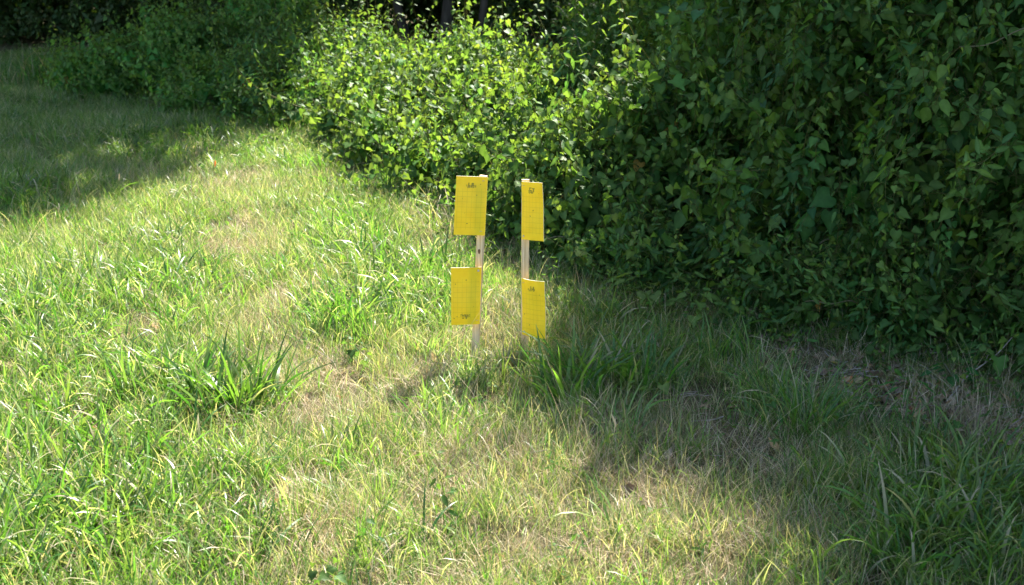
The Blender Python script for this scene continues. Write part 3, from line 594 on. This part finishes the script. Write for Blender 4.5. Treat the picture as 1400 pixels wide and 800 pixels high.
tree('tree behind the vine thicket with a wide shading crown', 5.4, 10.4, 7.5, [(3.8, 9.6, 7.2, 2.4, 2.4, 1.5), (5.6, 9.0, 7.6, 2.4, 2.4, 1.6), (5.0, 11.2, 7.6, 2.6, 2.4, 1.6), (6.6, 10.8, 8.2, 2.4, 2.4, 1.6), (5.2, 8.0, 7.0, 2.2, 1.8, 1.3), (6.6, 7.8, 7.6, 2.2, 2.2, 1.4), (3.4, 8.6, 6.4, 2, 2, 1.2)], 11000, .16, (-.4, -.3))
tree('slender tree at the back end of the vine thicket', 2.8, 14.5, 5.5, [(2.6, 13.5, 4.8, 2.0, 2.2, 1.6), (3.4, 15.5, 5.4, 2.2, 2.2, 1.6), (2.2, 11.8, 4.6, 1.8, 1.8, 1.3)], 3200, .12, (-.2, -.3))
tree('broad tree beyond the bramble bush shading the lawn', -4.6, 24.8, 9, [(-1.6, 16.3, 8.6, 2.6, 2, 1.4), (-4.4, 16.9, 8.6, 2.6, 2.2, 1.4), (-4.6, 19.6, 8.6, 2.8, 2.6, 1.6), (-1.6, 20.2, 9.0, 2.8, 2.8, 1.7), (-4.6, 23.2, 9.6, 3.2, 3, 2), (-1.4, 23.6, 9.8, 3.0, 3, 2), (-5, 26, 7, 3, 2.6, 2), (-1, 27, 9.6, 3.2, 3, 2), (-5.2, 22.6, 4.2, 2.6, 2.2, 1.3), (-2.6, 23.2, 3.8, 2.2, 2.0, 1.2), (-4, 26, 3.6, 2.6, 2, 1.3)], 13500, .2, (.3, -1.2), 6)
tree('dark tree past the grey-green grass at the lawn edge', -11.6, 27.5, 9, [(-7.6, 20.4, 8.6, 2.8, 2.8, 1.7), (-10, 22.6, 9, 3.2, 3, 1.9), (-7.6, 24.4, 9.4, 3, 3, 2), (-11.6, 25.5, 8.6, 3.2, 3, 2), (-8.4, 27.6, 7.4, 3.2, 3, 2), (-8.6, 23.6, 4.2, 2.6, 2.2, 1.3), (-11.5, 22.8, 4.4, 2.8, 2.2, 1.4), (-8, 26.6, 3.8, 2.8, 2, 1.3)], 10500, .2, (.5, -1), 6)
tree('twin-trunked tree in the dark gap above the sunlit bush', -1.3, 25.5, 5, [(-1, 24.0, 4.2, 2.6, 2.4, 1.5), (.8, 22.4, 4.6, 2.6, 2.4, 1.5), (-.6, 27, 3.8, 2.4, 2.2, 1.5)], 4600, .13, (.5, -.4), 4)
tree('thin leaning tree in the dark gap above the sunlit bush', -2.1, 26.0, 5, [(-2.6, 26, 4.4, 2.2, 2, 1.6)], 1800, .09, (-.9, .2), 4)
tree('thin straight tree in the dark gap above the sunlit bush', -.6, 24.6, 5, [(.2, 25.8, 4.8, 2.2, 2, 1.6)], 1800, .08, (.35, .2), 4)
tree('tree far behind the vine thicket', 4.2, 22, 6, [(3.6, 20.6, 5.4, 2.8, 2.6, 1.7), (5.2, 22, 6, 3, 3, 1.8), (3, 18, 5.2, 2.2, 2.2, 1.4)], 4200, .17, (-.3, -.4), 5)
WOODS = []
for xx in np.arange(-17, 15, 1.25):
    for yy in (26.6, 28.2, 30, 32.2):
        for z in (.4, 1.7, 3.2, 4.8, 6.4, 8.0):
            if z > 5 and yy < 30: continue
            if z < 2.5 and yy < 29 and (-3.6 < xx < .6 or yy < 27): continue
            WOODS.append((xx + rw.uniform(-.5, .5), yy + rw.uniform(-.6, .6) - .12 * abs(xx), z, 1.25, 1.1, 1.0))
p, d = blob_points(WOODS, 21000, (.6, 1.08), low=-.8)
p2, d2 = blob_points([(xx, 31 - .12 * abs(xx) + rw.uniform(-.4, .4), .7, 1.2, .8, .9) for xx in np.arange(-18, 16, 1.1)], 6500, (.2, 1.08), low=-.9)
p, d = np.concatenate([p, p2]), np.concatenate([d, d2])
o = scatter_obj('woods', p, sprig_rots(d, False), R.uniform(.8, 1.4, len(p)), R.integers(0, 5, len(p)), C_TREE, kind='stuff')
HANG = [(-9.5, 26.2, .5, 1.1, .9, .8), (-7.2, 26.4, .3, 1.1, .8, .7), (-5.2, 25.8, .5, 1.0, .9, .8), (-3.6, 26.2, .5, .9, .8, .8), (.6, 25.4, .6, 1.0, .8, .8), (1.9, 22.5, .7, 1, .8, .9), (-11.5, 26, .7, 1.2, 1, 1)]
p, d = blob_points(HANG, 1700, (.5, 1.08), low=-.8)
scatter_obj('undergrowth', p, sprig_rots(d, False), R.uniform(.5, 1.0, len(p)), R.integers(0, 5, len(p)), C_TREE, kind='stuff')

# ------------------------------------------------------------------ stakes with sticky cards
def box_along(mb, a, b, w, t, yaw, bev=.0018):
    """a planed lath from a to b, w wide and t thick, its long edges eased"""
    ax = nrm(b - a); s = np.array([math.cos(yaw), math.sin(yaw), 0.]); s = nrm(s - ax * np.dot(s, ax)); f = np.cross(ax, s); h, k = w / 2, t / 2
    ring = [(h - bev, -k), (h, -k + bev), (h, k - bev), (h - bev, k), (-h + bev, k), (-h, k - bev), (-h, -k + bev), (-h + bev, -k)]
    lv = np.linspace(0, 1, 9); V = np.array([a + (b - a) * l + s * p[0] + f * p[1] for l in lv for p in ring]); q = [(i * 8 + j, i * 8 + (j + 1) % 8, i * 8 + 8 + (j + 1) % 8, i * 8 + 8 + j) for i in range(8) for j in range(8)]
    n = len(V); V = np.concatenate([V, [a, b + ax * .001]]); t_ = [(n, (j + 1) % 8, j) for j in range(8)] + [(n + 1, 64 + j, 64 + (j + 1) % 8) for j in range(8)]
    mb.add(V, q, t_); return s, f
def card(parent, org, TL, TR, BL, BR, bulge, mark_v, flip, staple_u, seed, label=None):
    rg = np.random.default_rng(seed); TL, TR, BL, BR = [np.asarray(k, float) - org for k in (TL, TR, BL, BR)]
    nn = nrm(np.cross(TR - TL, TL - BL)); nn = nn if nn[1] < 0 else -nn
    def pt(u, v, off=0): 
        e = BL * (1 - u) * (1 - v) + BR * u * (1 - v) + TL * (1 - u) * v + TR * u * v
        return e + nn * (off + bulge * 4 * u * (1 - u) * (.6 + .4 * v) + .002 * math.sin(v * 7 + seed))
    nu, nv, th = 8, 14, .0016; us, vs = np.linspace(0, 1, nu), np.linspace(0, 1, nv)
    F = np.array([pt(u, v, th) for v in vs for u in us]); K = np.array([pt(u, v, -th) for v in vs for u in us]); m = nu * nv
    UV = np.array([(u, v) for v in vs for u in us]); q = [(i * nu + j, i * nu + j + 1, (i + 1) * nu + j + 1, (i + 1) * nu + j) for i in range(nv - 1) for j in range(nu - 1)]
    q += [(m + c, m + d_, m + e, m + f) for (f, e, d_, c) in q[:]]
    rim = list(range(nu)) + [i * nu + nu - 1 for i in range(1, nv)] + [(nv - 1) * nu + j for j in range(nu - 2, -1, -1)] + [i * nu for i in range(nv - 2, 0, -1)]
    nf = len(q); q += [(rim[i], m + rim[i], m + rim[(i + 1) % len(rim)], rim[(i + 1) % len(rim)]) for i in range(len(rim))]
    me = mesh_np('sticky_card', np.concatenate([F, K]), q, mat=M_CARD, uv=np.concatenate([UV, UV]), smooth=False); me.materials.append(M_EDGE)
    mi = np.zeros(len(q), np.int32); mi[nf:] = 1; me.polygons.foreach_set('material_index', mi)
    c = obj('sticky_card', me, parent)
    if label: c['label'] = label
    mb = MB(); W = np.linalg.norm(TR - TL); H = np.linalg.norm(TL - BL)
    for (row, half, size, wt) in ((0, .085, .020, .0046), (1, .15, .0135, .0022), (1.75, .11, .011, .0018)):     # worn print too small to read
        u = .47 - half
        while u < .47 + half:
            cw = rg.uniform(.55, .9) * size * .8; arc = .010 * ((u - .47) / .15) ** 2
            v0 = mark_v + (row * .026 + (arc if row else -arc) * .6) * (1 if flip else -1); hh = size / H * .42
            for st in range(3):
                kind = rg.integers(0, 3); du = rg.uniform(0, cw) / W; dv = rg.uniform(-hh, hh)
                a, b = ((u + du, v0 - hh), (u + du + wt / W, v0 + hh)) if kind < 2 else ((u, v0 + dv), (u + cw / W, v0 + dv + wt / H))
                mb.add([pt(a[0], a[1], th + .0006), pt(b[0], a[1], th + .0006), pt(b[0], b[1], th + .0006), pt(a[0], b[1], th + .0006)], [(0, 1, 2, 3)])
            u += (cw + size * .22) / W
    obj('printed_mark', mb.mesh('printed_mark', M_INK, False), c)
    for sv in (.07, .93):
        mb = MB(); e = [pt(staple_u - .03, sv, th), pt(staple_u - .03, sv, th + .0016), pt(staple_u + .04, sv + .004, th + .0016), pt(staple_u + .04, sv + .004, th)]
        tube(mb, e, [.0011] * 4, 5); obj('staple', mb.mesh('staple', M_STAPLE), c)
    for i in range(rg.integers(3, 6)):
        mb = MB(); u, v = rg.uniform(.1, .97), rg.uniform(.05, .97); b = pt(u, v, th); s = rg.uniform(.0009, .0021); a = rg.uniform(0, 3.1); e1 = nrm(TR - TL); e2 = nrm(TL - BL); dd = e1 * math.cos(a) + e2 * math.sin(a)
        tube(mb, [b - dd * s * 1.6, b - dd * s * .8 + nn * s * .5, b + dd * s * .8 + nn * s * .5, b + dd * s * 1.6], [s * .25, s * .8, s * .7, s * .2], 6); obj('stuck_insect', mb.mesh('stuck_insect', M_BUG), c)
    tg = MB(); u0, v0 = (staple_u, .94 if flip else .06); w_, h_ = .03, .018
    if seed != 11: tg.add([pt(u0 - w_, v0 - h_, th + .0012), pt(u0 + w_, v0 - h_, th + .0012), pt(u0 + w_, v0 + h_, th + .0012), pt(u0 - w_, v0 + h_, th + .0012)], [(0, 1, 2, 3)]); obj('tape_patch', tg.mesh('tape_patch', M_TAG, False), c)
def trap_stake(base, top, label, yaw, cards, knot=None):
    t = thing('trap_stake', label, 'trap stake', base, 'wooden stakes with yellow sticky cards'); org = np.asarray(base); mb = MB()
    foot = base - (top - base) * .12; s, f = box_along(mb, foot - org, top - org, .038, .019, yaw); po = obj('post', mb.mesh('post', M_WOOD, False), t)
    if knot is not None:
        k = MB(); c = base + (top - base) * knot - org; a = np.linspace(0, 2 * np.pi, 11)[:-1]; fr = f if f[1] < 0 else -f; ax = nrm(top - base)
        k.add(np.concatenate([[c + fr * .0105], [c + fr * .0099 + s * .007 * math.cos(q) * (1 + .15 * math.sin(3 * q)) + ax * .013 * math.sin(q) for q in a]]), None, [(0, 1 + i, 1 + (i + 1) % 10) for i in range(10)]); obj('knot', k.mesh('knot', M_KNOT), po)
    for c in cards: card(t, org, *c)
yl = 6.20; bl = np.array([-.19, 6.235, 0.]); tl = at(661, 240, yl + .03)
trap_stake(bl, tl, 'slightly leaning wooden stake on the left with two broad yellow sticky cards', rad(-24), [
    (at(624, 240.5, yl), at(667, 242, yl - .004), at(620, 321, yl), at(663, 322, yl - .004), .002, .865, False, .86, 11),
    (at(616.5, 366, yl - .012), at(658.5, 365, yl - .02), at(617, 444.5, yl - .012), at(656, 443, yl - .02), .004, .13, True, .90, 12, 'yellow sticky card with its print upside down')], .60)
yr = 6.275; br = np.array([.066, 6.305, 0.]); tr_ = at(718.5, 245.5, yr + .025)
trap_stake(br, tr_, 'upright wooden stake on the right with two narrow-looking turned yellow sticky cards', rad(8), [
    (at(713.5, 248, yr - .013), at(742, 250, yr - .09), at(713.5, 327, yr - .013), at(744, 330, yr - .09), .003, .865, False, .10, 13),
    (at(713.5, 380, yr - .013), at(745, 385, yr - .10), at(714.5, 457, yr - .013), at(746.5, 463, yr - .10), .012, .865, False, .10, 14)], .3)

# ------------------------------------------------------------------ small plants and litter
def weed(px, py, label, n, size, h, kind='heart', col=G_YOUNG):
    c = P(px, py); mb = MB()
    for i in range(n):
        a = i * 2.4 + R.uniform(-.4, .4); r = R.uniform(.4, 1) * h * .7; e = np.array([math.cos(a) * r, math.sin(a) * r, R.uniform(.5, 1) * h])
        tube(mb, [np.array([0, 0, -.01]), e * [.3, .3, .7], e], [.0018, .0014, .001], 4, G_STEM); leaf(mb, e, np.array([math.cos(a), math.sin(a), -.25]), np.array([0, 0, 1.]) + R.normal(0, .2, 3), size * R.uniform(.7, 1.2), kind, col)
    thing('weed', label, 'weed', (c[0], c[1], float(gz(c[0], c[1]))), 'broad-leaved weeds in the shade', mb.mesh('weed', M_VINE))
weed(885, 440, 'round-leaved weed at the foot of the thicket, nearest the stake clump', 15, .095, .26)
weed(950, 452, 'round-leaved pale weed beside the loose thin tuft', 12, .085, .22)
weed(900, 560, 'single-stemmed weed behind the dark clump in the shade', 5, .06, .14)
weed(1145, 560, 'small three-leaved weed by the bare leaf litter', 4, .07, .12)
weed(1270, 765, 'low weed with pale leaves among the nearest shaded blades', 6, .07, .14)
weed(1240, 560, 'narrow-leaved weed seedling over the leaf litter', 8, .09, .14, 'long', G_VINE * 1.3)
weed(1300, 540, 'bushy low weed against the brush pile', 14, .07, .16, 'ovate', G_VINE * 1.3)
def fallen(px, py, label, col, size=.06, z=.012, d=None, kind='heart'):
    c = P(px, py); mb = MB(); leaf(mb, np.zeros(3), np.array([math.cos(px), math.sin(px), 0.15]) if d is None else np.array(d), np.array([.1, -.35, 1.]) if d is None else np.array([-.3, -1, .1]), size, kind, np.array(col), .4, -.3)
    thing('fallen_leaf', label, 'fallen leaf', (c[0], c[1], float(gz(c[0], c[1])) + z), 'dead leaves on the bare soil', mb.mesh('fallen_leaf', M_DEAD))
fallen(1157, 528, 'rust orange dead leaf on the bare soil beside the tall soft tuft', (.32, .11, .03))
fallen(1141, 500, 'dull yellow dead leaf close under the thicket', (.45, .32, .06))
fallen(1252, 572, 'reddish brown dead leaf left of the brush pile', (.30, .10, .045), .07)
fallen(1165, 545, 'pale grey dead leaf just below the rust orange one', (.36, .30, .24), .075)
fallen(1205, 590, 'pale buff dead leaf lying flat in the litter', (.34, .26, .17), .075)
fallen(1110, 535, 'brown curled dead leaf at the soft tuft', (.22, .13, .07))
fallen(294, 236, 'small bright orange leaf standing in the far sunlit turf', (.75, .20, .04), .075, .06, (.25, 0, 1.), 'long')
lits = []
for i in range(6):
    mb = MB(); c_ = np.array([(.26, .17, .09), (.20, .13, .08), (.28, .20, .11), (.26, .16, .07), (.16, .11, .08), (.28, .22, .15)][i])
    leaf(mb, np.zeros(3), np.array([1., 0, .1]), np.array([0, 0, 1.]), .06, ['ovate', 'heart', 'heart', 'ovate', 'lobed', 'ovate'][i], c_, R.uniform(.2, .7), R.uniform(-.9, .6)); lits.append(mb.mesh('litter_leaf', M_DEAD))
for i in range(3):
    mb = MB(); u = np.linspace(0, 1, 6); tube(mb, np.stack([u * .16 - .08, np.sin(u * 6 + i) * .008, np.full(6, .004)], 1), np.linspace(.0028, .0014, 6), 5); lits.append(mb.mesh('litter_twig', M_TWIG))
C_LIT = protos('litter', lits)
lx, ly = [], []
for s in range(1100):
    q = b0 + dw * R.uniform(-.3, 4.2) + nw * (abs(R.normal(0, .5)) - .25); lx.append(q[0]); ly.append(q[1])
for (px, py, sx, sy, k) in ((1180, 530, .3, .22, 260), (1330, 590, .35, .3, 160), (690, 348, .22, .3, 160), (560, 290, .5, .5, 160)):
    q = P(px, py); lx += list(q[0] + R.normal(0, sx, k)); ly += list(q[1] + R.normal(0, sy, k))
fy = R.uniform(3.5, 11, 420); lx += list((R.random(420) - .5) * .9 * fy); ly += list(fy)
lx, ly = np.array(lx), np.array(ly); n = len(lx)
scatter_obj('leaf_litter', np.stack([lx, ly, gz(lx, ly) + R.uniform(.004, .03, n)], 1), np.stack([R.normal(0, .35, n), R.normal(0, .35, n), R.uniform(0, 6.28, n)], 1), R.uniform(.5, 1.25, n), R.integers(0, 9, n), C_LIT, kind='stuff')
wx, wy = [], []
for s in range(460):
    q = b0 + dw * R.uniform(-.6, 4.2) + nw * (abs(R.normal(0, .5)) - .15); wx.append(q[0]); wy.append(q[1])
for (px, py, sx, sy, k) in ((540, 275, .5, .6, 90), (660, 300, .3, .5, 50), (1250, 600, .3, .4, 40), (900, 450, .3, .3, 60), (330, 200, .8, .6, 70), (120, 140, 1.2, 1, 70)):
    q = P(px, py); wx += list(q[0] + R.normal(0, sx, k)); wy += list(q[1] + R.normal(0, sy, k))
fy = R.uniform(3.6, 10, 110); wx += list((R.random(110) - .55) * .9 * fy); wy += list(fy)
wx, wy = np.array(wx), np.array(wy); n = len(wx)
scatter_obj('low_weeds', np.stack([wx, wy, gz(wx, wy)], 1), np.stack([R.normal(0, .3, n), R.normal(0, .3, n), R.uniform(0, 6.28, n)], 1), R.uniform(.35, .8, n), R.integers(0, 7, n), C_WEED, kind='stuff')
mb = MB(); n = 260; c = P(1345, 600)
b = np.stack([R.normal(0, .16, n), R.normal(0, .14, n), R.uniform(-.01, .05, n)], 1)
blades(mb, b, R.uniform(0, 6.28, n), R.uniform(.12, .36, n), R.uniform(.0012, .0026, n), R.uniform(.3, 1.4, n), R.uniform(-.5, .8, n), mixcols(n, [C_DRY, C_DRY2, C_DRY * .8], [2, 2, 2]), 5, R.normal(0, .5, n))
thing('brush_pile', 'tangled heap of pale dry stalks under the thicket edge', 'brush pile', (c[0], c[1], float(gz(c[0], c[1]))), None, mb.mesh('brush_pile', M_STRAW))
def twig(px, py, label, L, az, lift):
    c = P(px, py); mb = MB(); s = np.linspace(-.5, .5, 8); d = np.array([math.cos(az), math.sin(az), lift]); pts = s[:, None] * L * d + np.stack([np.sin(s * 9) * .012, np.cos(s * 7) * .01, np.zeros(8)], 1)
    pts[:, 2] += .018 + abs(lift) * L * .5; tube(mb, pts, np.linspace(.005, .0022, 8), 6); tube(mb, [pts[4], pts[4] + np.array([.3, .5, .3]) * L * .35], [.0028, .0012], 5)
    thing('dead_twig', label, 'twig', (c[0], c[1], float(gz(c[0], c[1]))), 'dead twigs on the bare soil', mb.mesh('dead_twig', M_TWIG))
twig(1175, 515, 'grey dead twig lying flat behind the rust orange leaf', .34, .15, .02)
twig(1258, 500, 'short dead twig tilted up at the thicket foot', .22, -.6, .35)
twig(1200, 590, 'pale dead twig by the buff leaf', .2, .1, .02)
twig(1335, 540, 'long dry twig sticking out of the brush pile', .5, .6, .45)
twig(665, 350, 'pale dead twig on bare litter behind the left stake', .35, .3, .1)
def stalk(px, py, label, h, lean):
    c = P(px, py); mb = MB(); s = np.linspace(0, 1, 8); pts = np.stack([lean * s ** 2 * h, .1 * h * s ** 2, h * s - .02], 1); t = thing('seed_stalk', label, 'grass stalk', (c[0], c[1], float(gz(c[0], c[1]))), 'pale seed stalks in the turf')
    tube(mb, pts, np.linspace(.0022, .0014, 8), 5, C_G2); obj('stem', mb.mesh('stem', M_GRASS), t)
    hb = MB(); e = pts[-1]; tube(hb, [e - [0, 0, .004], e + [0, 0, .012], e + [lean * .02, 0, .035], e + [lean * .04, 0, .052]], [.002, .005, .0045, .001], 6, C_DRY * 1.2); obj('seed_head', hb.mesh('seed_head', M_STRAW), t)
stalk(160, 292, 'tall pale seed stalk at the far shade edge', .30, .1)
stalk(198, 320, 'short seed stalk with a whitish head left of the olive tuft', .18, .05)
stalk(170, 470, 'bent seed stalk in the left sunlit turf', .3, .5)
stalk(870, 650, 'yellow curled stalk at the edge of the near shade', .22, -.4)
